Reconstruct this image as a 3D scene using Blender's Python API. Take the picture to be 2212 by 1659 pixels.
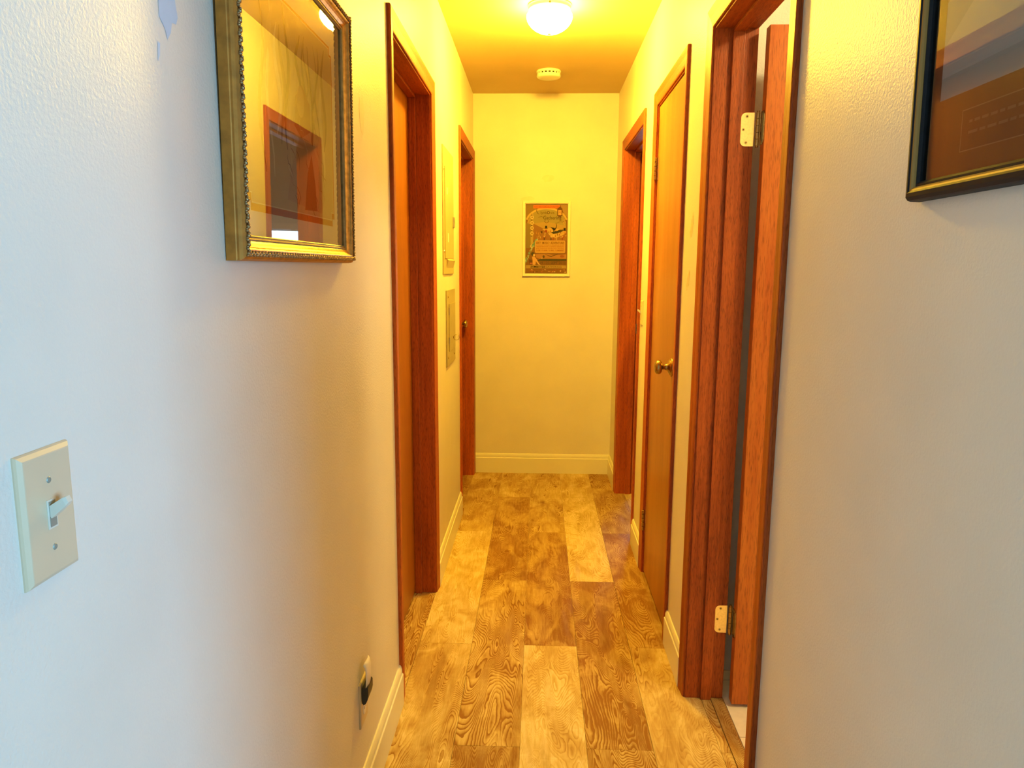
import bpy, bmesh, math, random
from mathutils import Vector, Matrix

for o in list(bpy.data.objects):
    bpy.data.objects.remove(o)
S = bpy.context.scene
COL = S.collection
PI = math.pi

# ------------------------------------------------------------------ camera
W, L, H, T = 0.910, 4.785, 2.440, 0.12      # hall width, end wall, ceiling, wall thickness (metres)
F_PX, PITCH, YAW, ROLL = 1578.99, 0.1578, 0.0358, 0.0058
cam_d = bpy.data.cameras.new('camera')
cam_d.sensor_width = 36.0
cam_d.sensor_fit = 'HORIZONTAL'
cam_d.lens = F_PX / 2212 * 36
cam_d.clip_start = 0.02
cam = bpy.data.objects.new('camera', cam_d)
COL.objects.link(cam)
cp, sp, cy, sy = math.cos(PITCH), math.sin(PITCH), math.cos(YAW), math.sin(YAW)
fw = Vector((-sy * cp, cy * cp, -sp))
rt = Vector((cy, sy, 0))
up = rt.cross(fw)
cr, sr = math.cos(ROLL), math.sin(ROLL)
r2 = rt * cr + up * sr
u2 = up * cr - rt * sr
m = Matrix((r2, u2, -fw)).transposed().to_4x4()
m.translation = Vector((0.425, 0, 1.3666))
cam.matrix_world = m
S.camera = cam

# ------------------------------------------------------------------ colour management, world, daylight
S.view_settings.view_transform = 'Standard'
S.view_settings.look = 'None'
S.view_settings.gamma = 1
S.view_settings.use_curve_mapping = False
S.view_settings.exposure = 0.25
LAMP = (1.0, 0.615, 0.042)
LAMP_POWER = 465.0
DAY = (0.27, 0.58, 0.95)
world = bpy.data.worlds.new('world')
S.world = world
world.use_nodes = True
bg = world.node_tree.nodes['Background']
bg.inputs[0].default_value = (0.62, 0.80, 1.0, 1)
bg.inputs[1].default_value = 0.5


def area(name, loc, target, sx, sy_, power, color):
    d = bpy.data.lights.new(name, 'AREA')
    d.shape = 'RECTANGLE'
    d.size = sx
    d.size_y = sy_
    d.energy = power
    d.color = color
    o = bpy.data.objects.new(name, d)
    COL.objects.link(o)
    o.location = loc
    o.rotation_euler = (Vector(target) - Vector(loc)).to_track_quat('-Z', 'Y').to_euler()
    return o


area('daylight_living_room_window', (3.72, -1.9, 1.45), (0.0, -1.9, 1.30), 1.85, 1.45, 235.0, DAY)
area('daylight_bedroom_window', (1.75, 6.30, 1.32), (1.55, 4.0, 1.0), 1.0, 0.62, 13.0, (0.6, 0.8, 1.0))

# ------------------------------------------------------------------ materials
MATS = {}


def new_mat(name):
    mt = bpy.data.materials.new(name)
    mt.use_nodes = True
    nt = mt.node_tree
    b = nt.nodes['Principled BSDF']
    MATS[name] = mt
    return mt, nt, b


def N(nt, typ, **kw):
    n = nt.nodes.new(typ)
    for k, v in kw.items():
        setattr(n, k, v)
    return n


def plain(name, col, rough=0.5, metal=0.0, spec=0.5, noise=0.0, nscale=40.0, bump=0.0, emit=None, coat=0.0):
    mt, nt, b = new_mat(name)
    b.inputs['Base Color'].default_value = (*col, 1)
    b.inputs['Roughness'].default_value = rough
    b.inputs['Metallic'].default_value = metal
    b.inputs['Specular IOR Level'].default_value = spec
    b.inputs['Coat Weight'].default_value = coat
    if noise or bump:
        g = N(nt, 'ShaderNodeNewGeometry')
        n = N(nt, 'ShaderNodeTexNoise')
        n.inputs['Scale'].default_value = nscale
        n.inputs['Detail'].default_value = 4
        nt.links.new(g.outputs['Position'], n.inputs['Vector'])
        if noise:
            r = N(nt, 'ShaderNodeMapRange')
            r.inputs['From Min'].default_value = 0.3
            r.inputs['From Max'].default_value = 0.7
            r.inputs['To Min'].default_value = 1 - noise
            r.inputs['To Max'].default_value = 1 + noise
            nt.links.new(n.outputs['Fac'], r.inputs['Value'])
            mx = N(nt, 'ShaderNodeVectorMath', operation='SCALE')
            mx.inputs[0].default_value = col
            nt.links.new(r.outputs[0], mx.inputs['Scale'])
            nt.links.new(mx.outputs[0], b.inputs['Base Color'])
        if bump:
            bp = N(nt, 'ShaderNodeBump')
            bp.inputs['Strength'].default_value = 1
            bp.inputs['Distance'].default_value = bump
            nt.links.new(n.outputs['Fac'], bp.inputs['Height'])
            nt.links.new(bp.outputs[0], b.inputs['Normal'])
    if emit:
        b.inputs['Emission Color'].default_value = (*emit[0], 1)
        b.inputs['Emission Strength'].default_value = emit[1]
    return mt


def paint(name, col, rough, bump, scale=260.0, mottling=0.03):
    """satin wall paint with rolled orange peel relief"""
    mt, nt, b = new_mat(name)
    b.inputs['Roughness'].default_value = rough
    b.inputs['Specular IOR Level'].default_value = 0.36
    g = N(nt, 'ShaderNodeNewGeometry')
    n1 = N(nt, 'ShaderNodeTexNoise')
    n1.inputs['Scale'].default_value = scale
    n1.inputs['Detail'].default_value = 3
    n1.inputs['Roughness'].default_value = 0.55
    n2 = N(nt, 'ShaderNodeTexNoise')
    n2.inputs['Scale'].default_value = 5.0
    n2.inputs['Detail'].default_value = 3
    for n in (n1, n2):
        nt.links.new(g.outputs['Position'], n.inputs['Vector'])
    ad = N(nt, 'ShaderNodeMath', operation='MULTIPLY_ADD')
    ad.inputs[1].default_value = 0.8
    nt.links.new(n2.outputs['Fac'], ad.inputs[0])
    nt.links.new(n1.outputs['Fac'], ad.inputs[2])
    bp = N(nt, 'ShaderNodeBump')
    bp.inputs['Distance'].default_value = bump
    nt.links.new(ad.outputs[0], bp.inputs['Height'])
    nt.links.new(bp.outputs[0], b.inputs['Normal'])
    r = N(nt, 'ShaderNodeMapRange')
    r.inputs['From Min'].default_value = 0.3
    r.inputs['From Max'].default_value = 0.7
    r.inputs['To Min'].default_value = 1 - mottling
    r.inputs['To Max'].default_value = 1 + mottling
    nt.links.new(n2.outputs['Fac'], r.inputs['Value'])
    mx = N(nt, 'ShaderNodeVectorMath', operation='SCALE')
    mx.inputs[0].default_value = col
    nt.links.new(r.outputs[0], mx.inputs['Scale'])
    nt.links.new(mx.outputs[0], b.inputs['Base Color'])
    return mt


def wood(name, dark, light, rough=0.4, axis='Z', gscale=90.0, bump=0.0006, blotch=0.5, pores=0.35, coat=0.15):
    """stained wood, fine straight grain along one axis"""
    mt, nt, b = new_mat(name)
    b.inputs['Roughness'].default_value = rough
    b.inputs['Coat Weight'].default_value = coat
    b.inputs['Coat Roughness'].default_value = 0.25
    b.inputs['Specular IOR Level'].default_value = 0.25
    g = N(nt, 'ShaderNodeNewGeometry')
    mp = N(nt, 'ShaderNodeMapping')
    sc = {'X': (0.035, 1, 1), 'Y': (1, 0.035, 1), 'Z': (1, 1, 0.035)}[axis]
    mp.inputs['Scale'].default_value = sc
    nt.links.new(g.outputs['Position'], mp.inputs['Vector'])
    n1 = N(nt, 'ShaderNodeTexNoise')
    n1.inputs['Scale'].default_value = gscale
    n1.inputs['Detail'].default_value = 6
    n1.inputs['Roughness'].default_value = 0.65
    nt.links.new(mp.outputs[0], n1.inputs['Vector'])
    n3 = N(nt, 'ShaderNodeTexNoise')
    n3.inputs['Scale'].default_value = gscale * 6
    n3.inputs['Detail'].default_value = 3
    mp3 = N(nt, 'ShaderNodeMapping')
    mp3.inputs['Scale'].default_value = tuple(0.09 if s < 1 else 1 for s in sc)
    nt.links.new(g.outputs['Position'], mp3.inputs['Vector'])
    nt.links.new(mp3.outputs[0], n3.inputs['Vector'])
    n2 = N(nt, 'ShaderNodeTexNoise')
    n2.inputs['Scale'].default_value = 3.2
    n2.inputs['Detail'].default_value = 3
    n2.inputs['Distortion'].default_value = 0.8
    mp2 = N(nt, 'ShaderNodeMapping')
    mp2.inputs['Scale'].default_value = tuple(0.3 if s < 1 else 1.6 for s in sc)
    nt.links.new(g.outputs['Position'], mp2.inputs['Vector'])
    nt.links.new(mp2.outputs[0], n2.inputs['Vector'])
    r1 = N(nt, 'ShaderNodeMapRange')
    r1.inputs['From Min'].default_value = 0.32
    r1.inputs['From Max'].default_value = 0.68
    nt.links.new(n1.outputs['Fac'], r1.inputs['Value'])
    r2_ = N(nt, 'ShaderNodeMapRange')
    r2_.inputs['From Min'].default_value = 0.35
    r2_.inputs['From Max'].default_value = 0.65
    nt.links.new(n2.outputs['Fac'], r2_.inputs['Value'])
    mixf = N(nt, 'ShaderNodeMix')
    mixf.inputs[0].default_value = blotch
    nt.links.new(r1.outputs[0], mixf.inputs[2])
    nt.links.new(r2_.outputs[0], mixf.inputs[3])
    cr_ = N(nt, 'ShaderNodeMix', data_type='RGBA')
    cr_.inputs[6].default_value = (*dark, 1)
    cr_.inputs[7].default_value = (*light, 1)
    nt.links.new(mixf.outputs[0], cr_.inputs[0])
    r3 = N(nt, 'ShaderNodeMapRange')
    r3.inputs['From Min'].default_value = 0.30
    r3.inputs['From Max'].default_value = 0.50
    r3.inputs['To Min'].default_value = 1 - pores
    r3.inputs['To Max'].default_value = 1.0
    nt.links.new(n3.outputs['Fac'], r3.inputs['Value'])
    mul = N(nt, 'ShaderNodeVectorMath', operation='SCALE')
    nt.links.new(cr_.outputs[2], mul.inputs[0])
    nt.links.new(r3.outputs[0], mul.inputs['Scale'])
    nt.links.new(mul.outputs[0], b.inputs['Base Color'])
    bp = N(nt, 'ShaderNodeBump')
    bp.inputs['Distance'].default_value = bump
    nt.links.new(n3.outputs['Fac'], bp.inputs['Height'])
    nt.links.new(bp.outputs[0], b.inputs['Normal'])
    return mt


def plank_mat():
    """weathered printed planks: object colour R = tone, G = ring contrast, B = seed"""
    mt, nt, b = new_mat('plank_wood')
    lk = nt.links.new
    oi = N(nt, 'ShaderNodeObjectInfo')
    sep = N(nt, 'ShaderNodeSeparateColor')
    lk(oi.outputs['Color'], sep.inputs[0])
    g = N(nt, 'ShaderNodeNewGeometry')
    off = N(nt, 'ShaderNodeCombineXYZ')
    sd = N(nt, 'ShaderNodeMath', operation='MULTIPLY')
    sd.inputs[1].default_value = 37.0
    lk(sep.outputs[2], sd.inputs[0])
    lk(sd.outputs[0], off.inputs[2])
    pos = N(nt, 'ShaderNodeVectorMath', operation='ADD')
    lk(g.outputs['Position'], pos.inputs[0])
    lk(off.outputs[0], pos.inputs[1])

    def mapped(sc):
        mp = N(nt, 'ShaderNodeMapping')
        mp.inputs['Scale'].default_value = sc
        lk(pos.outputs[0], mp.inputs['Vector'])
        return mp.outputs[0]

    def noise(vec, s, d=3, r=0.5, dist=0.0):
        n = N(nt, 'ShaderNodeTexNoise')
        n.inputs['Scale'].default_value = s
        n.inputs['Detail'].default_value = d
        n.inputs['Roughness'].default_value = r
        n.inputs['Distortion'].default_value = dist
        lk(vec, n.inputs['Vector'])
        return n.outputs['Fac']

    def mr(v, a, b_, c=0.0, d=1.0):
        r = N(nt, 'ShaderNodeMapRange')
        r.inputs['From Min'].default_value = a
        r.inputs['From Max'].default_value = b_
        r.inputs['To Min'].default_value = c
        r.inputs['To Max'].default_value = d
        lk(v, r.inputs['Value'])
        return r.outputs[0]

    def M(op, a, b_=None, c=None):
        n = N(nt, 'ShaderNodeMath', operation=op)
        for i, v in enumerate((a, b_, c)):
            if v is None:
                continue
            if isinstance(v, (int, float)):
                n.inputs[i].default_value = v
            else:
                lk(v, n.inputs[i])
        return n.outputs[0]
    # growth rings: contour lines of a stretched smooth field (cathedral grain) with knots
    field = noise(mapped((1.0, 0.20, 1.0)), 7.0, 2, 0.42, 0.35)
    wob = noise(mapped((1, 0.5, 1)), 30.0, 2, 0.5)
    vor = N(nt, 'ShaderNodeTexVoronoi')
    vor.inputs['Scale'].default_value = 3.4
    lk(mapped((1.7, 0.75, 0.6)), vor.inputs['Vector'])
    knot = mr(vor.outputs['Distance'], 0.0, 0.30, 1.0, 0.0)
    knot2 = M('POWER', knot, 2.0)
    fld = M('ADD', M('MULTIPLY', field, 1.0), M('MULTIPLY', knot2, 0.22))
    fld = M('ADD', fld, M('MULTIPLY', wob, 0.018))
    ph = M('MULTIPLY', fld, 78.0)
    saw = M('FRACT', ph)
    # asymmetric ring: sharp dark late wood, slow fade
    ring = M('POWER', saw, 2.4)
    ring = M('MULTIPLY', ring, mr(saw, 0.93, 1.0, 1.0, 0.0))
    patch = mr(noise(mapped((1, 0.45, 1)), 9.0, 4, 0.6, 1.2), 0.40, 0.62)
    brush = noise(mapped((1, 0.10, 1)), 110.0, 4, 0.65)
    cross = mr(noise(mapped((0.25, 1.2, 1)), 38.0, 4, 0.7, 0.8), 0.56, 0.72)
    plainness = mr(noise(mapped((1, 0.35, 1)), 6.0, 2, 0.5, 0.5), 0.38, 0.56)
    ringk = M('MULTIPLY', ring, M('MULTIPLY_ADD', sep.outputs[1], 1.0, 0.25))
    ringk = M('MULTIPLY', ringk, M('MULTIPLY_ADD', plainness, 0.75, 0.25))
    tone = M('MULTIPLY_ADD', patch, 0.40, M('MULTIPLY_ADD', sep.outputs[0], 0.95, -0.13))
    tone = M('ADD', tone, mr(brush, 0.3, 0.7, -0.16, 0.16))
    tone = M('ADD', tone, M('MULTIPLY', cross, 0.12))
    tone = M('SUBTRACT', tone, M('MULTIPLY', ringk, 0.95))
    tone = M('SUBTRACT', tone, M('MULTIPLY', M('POWER', knot, 9.0), 0.7))
    ramp = N(nt, 'ShaderNodeValToRGB')
    e = ramp.color_ramp.elements
    e[0].position = 0.0
    e[0].color = (0.24, 0.10, 0.022, 1)
    e[1].position = 1.0
    e[1].color = (0.72, 0.58, 0.32, 1)
    for p, c in ((0.25, (0.38, 0.225, 0.07, 1)), (0.55, (0.50, 0.345, 0.125, 1)), (0.8, (0.60, 0.455, 0.20, 1))):
        el = ramp.color_ramp.elements.new(p)
        el.color = c
    lk(tone, ramp.inputs[0])
    lk(ramp.outputs[0], b.inputs['Base Color'])
    b.inputs['Roughness'].default_value = 0.52
    b.inputs['Specular IOR Level'].default_value = 0.28
    bp = N(nt, 'ShaderNodeBump')
    bp.inputs['Distance'].default_value = 0.0006
    hgt = M('MULTIPLY_ADD', ring, -0.8, brush)
    lk(hgt, bp.inputs['Height'])
    lk(bp.outputs[0], b.inputs['Normal'])
    return mt


def print_mat(name, rough=0.7):
    mt, nt, b = new_mat(name)
    a = N(nt, 'ShaderNodeVertexColor', layer_name='ink')
    nt.links.new(a.outputs['Color'], b.inputs['Base Color'])
    b.inputs['Roughness'].default_value = rough
    b.inputs['Specular IOR Level'].default_value = 0.2
    return mt


def glass_mat():
    mt, nt, b = new_mat('picture_glass')
    nt.nodes.remove(b)
    out = nt.nodes['Material Output']
    tr = N(nt, 'ShaderNodeBsdfTransparent')
    gl = N(nt, 'ShaderNodeBsdfGlossy')
    gl.inputs['Roughness'].default_value = 0.012
    fr = N(nt, 'ShaderNodeFresnel')
    fr.inputs['IOR'].default_value = 1.52
    mu = N(nt, 'ShaderNodeMath', operation='MULTIPLY')
    mu.inputs[1].default_value = 1.25       # both faces of the pane reflect
    mu.use_clamp = True
    mx = N(nt, 'ShaderNodeMixShader')
    nt.links.new(fr.outputs[0], mu.inputs[0])
    nt.links.new(mu.outputs[0], mx.inputs[0])
    nt.links.new(tr.outputs[0], mx.inputs[1])
    nt.links.new(gl.outputs[0], mx.inputs[2])
    nt.links.new(mx.outputs[0], out.inputs[0])
    return mt


M_WALL = paint('wall_paint', (0.73, 0.69, 0.61), 0.42, 0.0008, 210.0)
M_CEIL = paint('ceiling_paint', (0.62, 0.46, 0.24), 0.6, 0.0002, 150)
M_ABSORB = wood('bounce_absorbing_brown', (0.10, 0.05, 0.02), (0.20, 0.11, 0.05))  # unseen brown finish, made up to cut daylight bouncing down the hall
M_BASE = paint('white_trim_paint', (0.78, 0.76, 0.62), 0.30, 0.00008, 90, 0.02)
M_TRIM = wood('mahogany_trim', (0.22, 0.036, 0.006), (0.55, 0.125, 0.018), 0.42, 'Z', pores=0.5, coat=0.0)
M_TRIMH = wood('mahogany_trim_level', (0.22, 0.036, 0.006), (0.50, 0.115, 0.016), 0.52, 'Y', pores=0.5, coat=0.0)
M_DOOR = wood('lauan_door', (0.28, 0.095, 0.014), (0.42, 0.170, 0.032), 0.36, 'Z', 60, 0.0003, 0.65, 0.2)
M_DOORB = wood('red_mahogany_door', (0.42, 0.085, 0.012), (0.62, 0.19, 0.025), 0.45, 'Z', 60, 0.0003, 0.55, 0.40, 0.0)
M_PLANK = plank_mat()
M_FLOORB = plain('wood_floor_beyond', (0.42, 0.28, 0.14), 0.45, noise=0.2, nscale=14)
M_TILE = plain('beige_tile', (0.88, 0.80, 0.66), 0.35, noise=0.06, nscale=30)
M_GROUT = plain('grout', (0.42, 0.30, 0.18), 0.9, noise=0.1, nscale=200)
M_BRASS = plain('antique_brass', (0.42, 0.30, 0.12), 0.26, 1.0, noise=0.15, nscale=120)
M_BRASSB = plain('bright_brass', (0.85, 0.66, 0.30), 0.24, 1.0, noise=0.10, nscale=160)
M_DARKHOLE = plain('dark_recess', (0.02, 0.015, 0.012), 0.8)
M_SWITCH = plain('ivory_plastic', (0.64, 0.53, 0.36), 0.33, noise=0.02, nscale=30)
M_TOGGLE = plain('toggle_plastic', (0.66, 0.64, 0.54), 0.3)
M_SCREW = plain('painted_screw', (0.30, 0.33, 0.28), 0.5, 0.3)
M_PANEL = plain('panel_enamel', (0.46, 0.36, 0.19), 0.35, noise=0.04, nscale=9, bump=0.0004)
M_PANEL2 = plain('olive_panel_enamel', (0.36, 0.31, 0.15), 0.35, noise=0.08, nscale=30, bump=0.0003)
M_STEEL = plain('steel_latch', (0.45, 0.42, 0.34), 0.35, 0.8)
M_WHITE = plain('white_plastic', (0.82, 0.80, 0.74), 0.4)
M_BLACK = plain('black_plastic', (0.03, 0.033, 0.035), 0.4)
M_GOLD = plain('burnished_gold_leaf', (0.60, 0.38, 0.12), 0.30, 0.85, noise=0.25, nscale=90, bump=0.0002)
M_GOLDSIDE = plain('bronze_gold_side', (0.46, 0.20, 0.030), 0.45, 0.5, noise=0.2, nscale=60)
M_GOLDORN = plain('aged_gold_ornament', (0.36, 0.25, 0.12), 0.34, 0.8, noise=0.4, nscale=260, bump=0.0008)
M_GREYGOLD = plain('grey_gold_lip', (0.30, 0.27, 0.17), 0.32, 0.7, noise=0.2, nscale=90)
M_DKFRAME = plain('dark_bronze_frame', (0.012, 0.014, 0.018), 0.50, 0.0, 0.15, noise=0.15, nscale=80)
M_DKGOLD = plain('dull_gold_bead', (0.34, 0.20, 0.05), 0.42, 0.15, 0.3)
M_GLASS = glass_mat()
M_PRINT = print_mat('printed_ink')
M_POSTFR = plain('cream_frame', (0.84, 0.78, 0.62), 0.35, noise=0.02)
M_PATCHB = plain('blue_paint_patch', (0.46, 0.60, 0.74), 0.5, noise=0.03)
M_SPACKLE = paint('spackled_paint', (0.72, 0.66, 0.54), 0.22, 0.00005, 60)
M_STAIN = plain('scuffed_paint', (0.69, 0.64, 0.52), 0.42, noise=0.05, nscale=30)
M_LAMPBASE = plain('white_enamel', (0.80, 0.77, 0.70), 0.35)
M_DOME = plain('lit_opal_glass', (0.9, 0.9, 0.88), 0.3, emit=(LAMP, LAMP_POWER))
M_DOME2 = plain('lit_bathroom_opal_glass', (0.9, 0.9, 0.88), 0.3, emit=((1.0, 0.80, 0.36), 210.0))
M_SHADE = plain('nightlight_shade', (0.86, 0.82, 0.78), 0.4)


# ------------------------------------------------------------------ mesh helpers
class MB:
    """collects geometry in world coordinates, becomes ONE mesh object"""

    def __init__(self):
        self.v = []
        self.f = []
        self.sm = []
        self.mi = []
        self.cur = 0
        self.smooth = False

    def face(self, idx):
        self.f.append(idx)
        self.sm.append(self.smooth)
        self.mi.append(self.cur)

    def add(self, vs, fs):
        b = len(self.v)
        self.v += [tuple(q) for q in vs]
        for f in fs:
            self.face([b + i for i in f])

    def box(self, lo, hi, bev=0.0):
        if bev <= 0:
            x0, y0, z0 = lo
            x1, y1, z1 = hi
            self.add([(x0, y0, z0), (x1, y0, z0), (x1, y1, z0), (x0, y1, z0), (x0, y0, z1), (x1, y0, z1), (x1, y1, z1), (x0, y1, z1)],
                     [(0, 3, 2, 1), (4, 5, 6, 7), (0, 1, 5, 4), (1, 2, 6, 5), (2, 3, 7, 6), (3, 0, 4, 7)])
            return self
        bm = bmesh.new()
        bmesh.ops.create_cube(bm, size=1)
        for v in bm.verts:
            v.co = Vector([lo[i] + (v.co[i] + .5) * (hi[i] - lo[i]) for i in range(3)])
        bmesh.ops.bevel(bm, geom=bm.edges[:], offset=bev, segments=2, affect='EDGES', profile=0.6)
        bm.verts.index_update()
        self.add([v.co[:] for v in bm.verts], [[v.index for v in f.verts] for f in bm.faces])
        bm.free()
        return self

    def lathe(self, prof, origin, axis='Z', seg=40, caps=False):
        """prof: (radius, height) pairs along axis"""
        b = len(self.v)
        o = Vector(origin)
        for r, h in prof:
            for k in range(seg):
                a = 2 * PI * k / seg
                c, s = r * math.cos(a), r * math.sin(a)
                p = {'Z': (c, s, h), 'X': (h, c, s), 'Y': (s, h, c)}[axis]
                self.v.append(tuple(o + Vector(p)))
        for i in range(len(prof) - 1):
            for k in range(seg):
                k2 = (k + 1) % seg
                self.face([b + i * seg + k, b + i * seg + k2, b + (i + 1) * seg + k2, b + (i + 1) * seg + k])
        if caps:
            self.face([b + k for k in range(seg)][::-1])
            self.face([b + (len(prof) - 1) * seg + k for k in range(seg)])
        return self

    def sweep(self, rings, closed=True, caps=True):
        """rings: lists of points of equal count"""
        b = len(self.v)
        n = len(rings[0])
        for r in rings:
            self.v += [tuple(p) for p in r]
        for i in range(len(rings) - 1):
            for k in range(n if closed else n - 1):
                k2 = (k + 1) % n
                self.face([b + i * n + k, b + i * n + k2, b + (i + 1) * n + k2, b + (i + 1) * n + k])
        if caps:
            self.face([b + k for k in range(n)][::-1])
            self.face([b + (len(rings) - 1) * n + k for k in range(n)])
        return self

    def build(self, name, mats, parent=None, origin=None, fixn=True):
        if not isinstance(mats, (list, tuple)):
            mats = [mats]
        if parent is not None:
            base = world_loc(parent)
        else:
            base = Vector(origin) if origin is not None else Vector((0, 0, 0))
        me = bpy.data.meshes.new(name)
        me.from_pydata([tuple(Vector(v) - base) for v in self.v], [], self.f)
        for mm in mats:
            me.materials.append(mm)
        me.polygons.foreach_set('use_smooth', self.sm)
        me.polygons.foreach_set('material_index', self.mi)
        if fixn:
            bm = bmesh.new()
            bm.from_mesh(me)
            bmesh.ops.recalc_face_normals(bm, faces=bm.faces[:])
            bm.to_mesh(me)
            bm.free()
        me.update()
        o = bpy.data.objects.new(name, me)
        COL.objects.link(o)
        if parent is not None:
            o.parent = parent
        else:
            o.location = base
        return o


def world_loc(o):
    p = Vector((0, 0, 0))
    while o is not None:
        p += o.location
        o = o.parent
    return p


def tag(o, label=None, cat=None, group=None, kind=None):
    if label:
        o['label'] = label
    if cat:
        o['category'] = cat
    if group:
        o['group'] = group
    if kind:
        o['kind'] = kind
    return o


def empty(name, loc):
    o = bpy.data.objects.new(name, None)
    o.empty_display_size = 0.05
    o.location = loc
    COL.objects.link(o)
    return o


def boxo(name, lo, hi, mat, parent=None, bev=0.0, origin=None):
    mb = MB()
    mb.box(lo, hi, bev)
    if parent is None and origin is None:
        origin = ((lo[0] + hi[0]) / 2, (lo[1] + hi[1]) / 2, lo[2])
    return mb.build(name, mat, parent, origin)


# ------------------------------------------------------------------ the shell
HEAD = 2.032       # top of the door openings in the walls
DOORS_L = [(2.177, 2.917, 2.016), (3.982, 4.703, 2.030)]               # (jamb face near, jamb face far, head jamb underside)
DOORS_R = [(1.532, 2.190, 2.030), (2.597, 3.172, 2.026), (3.582, 4.350, 2.030)]
JT = 0.019         # jamb thickness


def wall_y(name, x0, x1, y0, y1, openings, label, z1=H):
    mb = MB()
    y = y0
    for a, b_, h in openings:
        a2, b2, h2 = a - JT, b_ + JT, h + JT
        mb.box((x0, y, 0), (x1, a2, z1))
        mb.box((x0, a2, h2), (x1, b2, z1))
        y = b2
    mb.box((x0, y, 0), (x1, y1, z1))
    # merge coplanar pieces so that the wall is a single clean solid
    return tag(mb.build(name, M_WALL, origin=((x0 + x1) / 2, y0, 0)), label, 'wall', kind='structure')


BX1 = 3.9
wl = wall_y('wall_left', -T, 0, -3.0, L, DOORS_L, 'long left wall with gold framed picture, bluish near and yellow far')
wr = wall_y('wall_right', W, W + T, 0.36, L, DOORS_R, 'right hallway wall with three wooden doorways and dark framed picture')
tag(boxo('wall_end', (-T, L, 0), (W + T, L + T, H), M_WALL), 'short yellow end wall of the hallway holding the poster', 'wall', kind='structure')
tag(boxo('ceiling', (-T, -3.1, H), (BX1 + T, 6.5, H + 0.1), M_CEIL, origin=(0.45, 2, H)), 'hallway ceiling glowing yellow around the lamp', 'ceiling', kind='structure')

fl = tag(boxo('floor', (-0.20, -3.1, -0.06), (BX1 + T, 6.5, -0.0045), M_FLOORB, origin=(0.45, 2, -0.06)),
         'weathered yellow brown plank floor of the hallway', 'floor', kind='structure')
random.seed(4)
tones = {  # (column, row) : tone, ring contrast
    (0, 1): (0.34, 0.75), (0, 2): (0.62, 0.7), (0, 3): (0.78, 0.35), (0, 0): (0.5, 0.5), (0, -1): (0.6, 0.5),
    (1, 1): (0.30, 0.6), (1, 2): (0.56, 1.0), (1, 3): (0.26, 0.45), (1, 4): (0.62, 0.6), (1, 0): (0.6, 0.6),
    (2, 1): (0.66, 0.8), (2, 2): (0.82, 0.35), (2, 3): (0.22, 0.25), (2, 0): (0.4, 0.6), (2, -1): (0.5, 0.6),
    (3, 1): (0.55, 0.9), (3, 2): (0.30, 0.95), (3, 3): (0.84, 0.45), (3, 4): (0.70, 0.5), (3, 0): (0.5, 0.5),
    (4, 1): (0.86, 0.40), (4, 2): (0.60, 0.45), (4, 3): (0.20, 0.5), (4, 0): (0.5, 0.5), (4, -1): (0.5, 0.5),
    (-1, 2): (0.52, 1.0), (-1, 3): (0.5, 0.8), (-1, 4): (0.28, 0.4), (5, 2): (0.46, 0.9), (5, 3): (0.40, 0.5), (5, 4): (0.5, .5),
}
SE = [-0.99, 0.17, 1.332, 2.497, 3.660, 4.825]
SO = [-0.40, 0.755, 1.920, 3.060, 4.247, 4.90]
for k in range(-1, 6):
    seams = SE if k % 2 == 0 else SO
    for i in range(len(seams) - 1):
        xa, xb = 0.0012 + 0.192 * k, 0.0012 + 0.192 * (k + 1)
        ya, yb = seams[i], min(seams[i + 1], L + 0.02)
        row = i if k % 2 == 0 else i
        if k == 5:
            if yb < 1.0 or (ya > 4.4 and False):
                continue
            if ya < 3.0:
                xb = 0.9905
        if k == -1 and yb < 2.0:
            continue
        if yb - ya < 0.03:
            continue
        g = 0.00045
        mb = MB()
        mb.box((xa + g, ya + g, -0.0044), (xb - g, yb - g, 0.0), 0.0004)
        p = mb.build('plank', M_PLANK, fl)
        rr = row if k % 2 == 0 else row
        tn, rg = tones.get((k, rr), (random.uniform(.3, .7), random.uniform(.4, .9)))
        p.color = (tn, rg, random.random(), 1)

# rooms beyond the doorways and behind the camera
def simple(name, lo, hi, mat, label, cat='wall'):
    return tag(boxo(name, lo, hi, mat), label, cat, kind='structure')


simple('wall_living_room_right', (W + T, 0.36, 0), (BX1, 0.48, H), M_WALL, 'living room wall returning from the hallway corner')
simple('wall_living_room_back', (-T, -3.12, 0), (BX1 + T, -3.0, H), M_ABSORB, 'living room wall behind the camera')
mb = MB()
mb.box((BX1, -3.0, 0), (BX1 + T, -2.9, H))
mb.box((BX1, -0.9, 0), (BX1 + T, 2.6, H))
mb.box((BX1, -2.9, 0), (BX1 + T, -0.9, 0.7))
mb.box((BX1, -2.9, 2.2), (BX1 + T, -0.9, H))
tag(mb.build('wall_living_room_window_side', M_WALL, origin=(BX1, 0, 0)), 'living room wall with the daylight window', 'wall', kind='structure')
# bathroom shell
simple('wall_bathroom_far', (W + T, 2.36, 0), (BX1 + T, 2.48, H), M_WALL, 'bathroom wall behind the open red door')
simple('wall_bathroom_right', (2.5, 0.48, 0), (2.62, 2.36, H), M_WALL, 'bathroom wall facing the open doorway')
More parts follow.
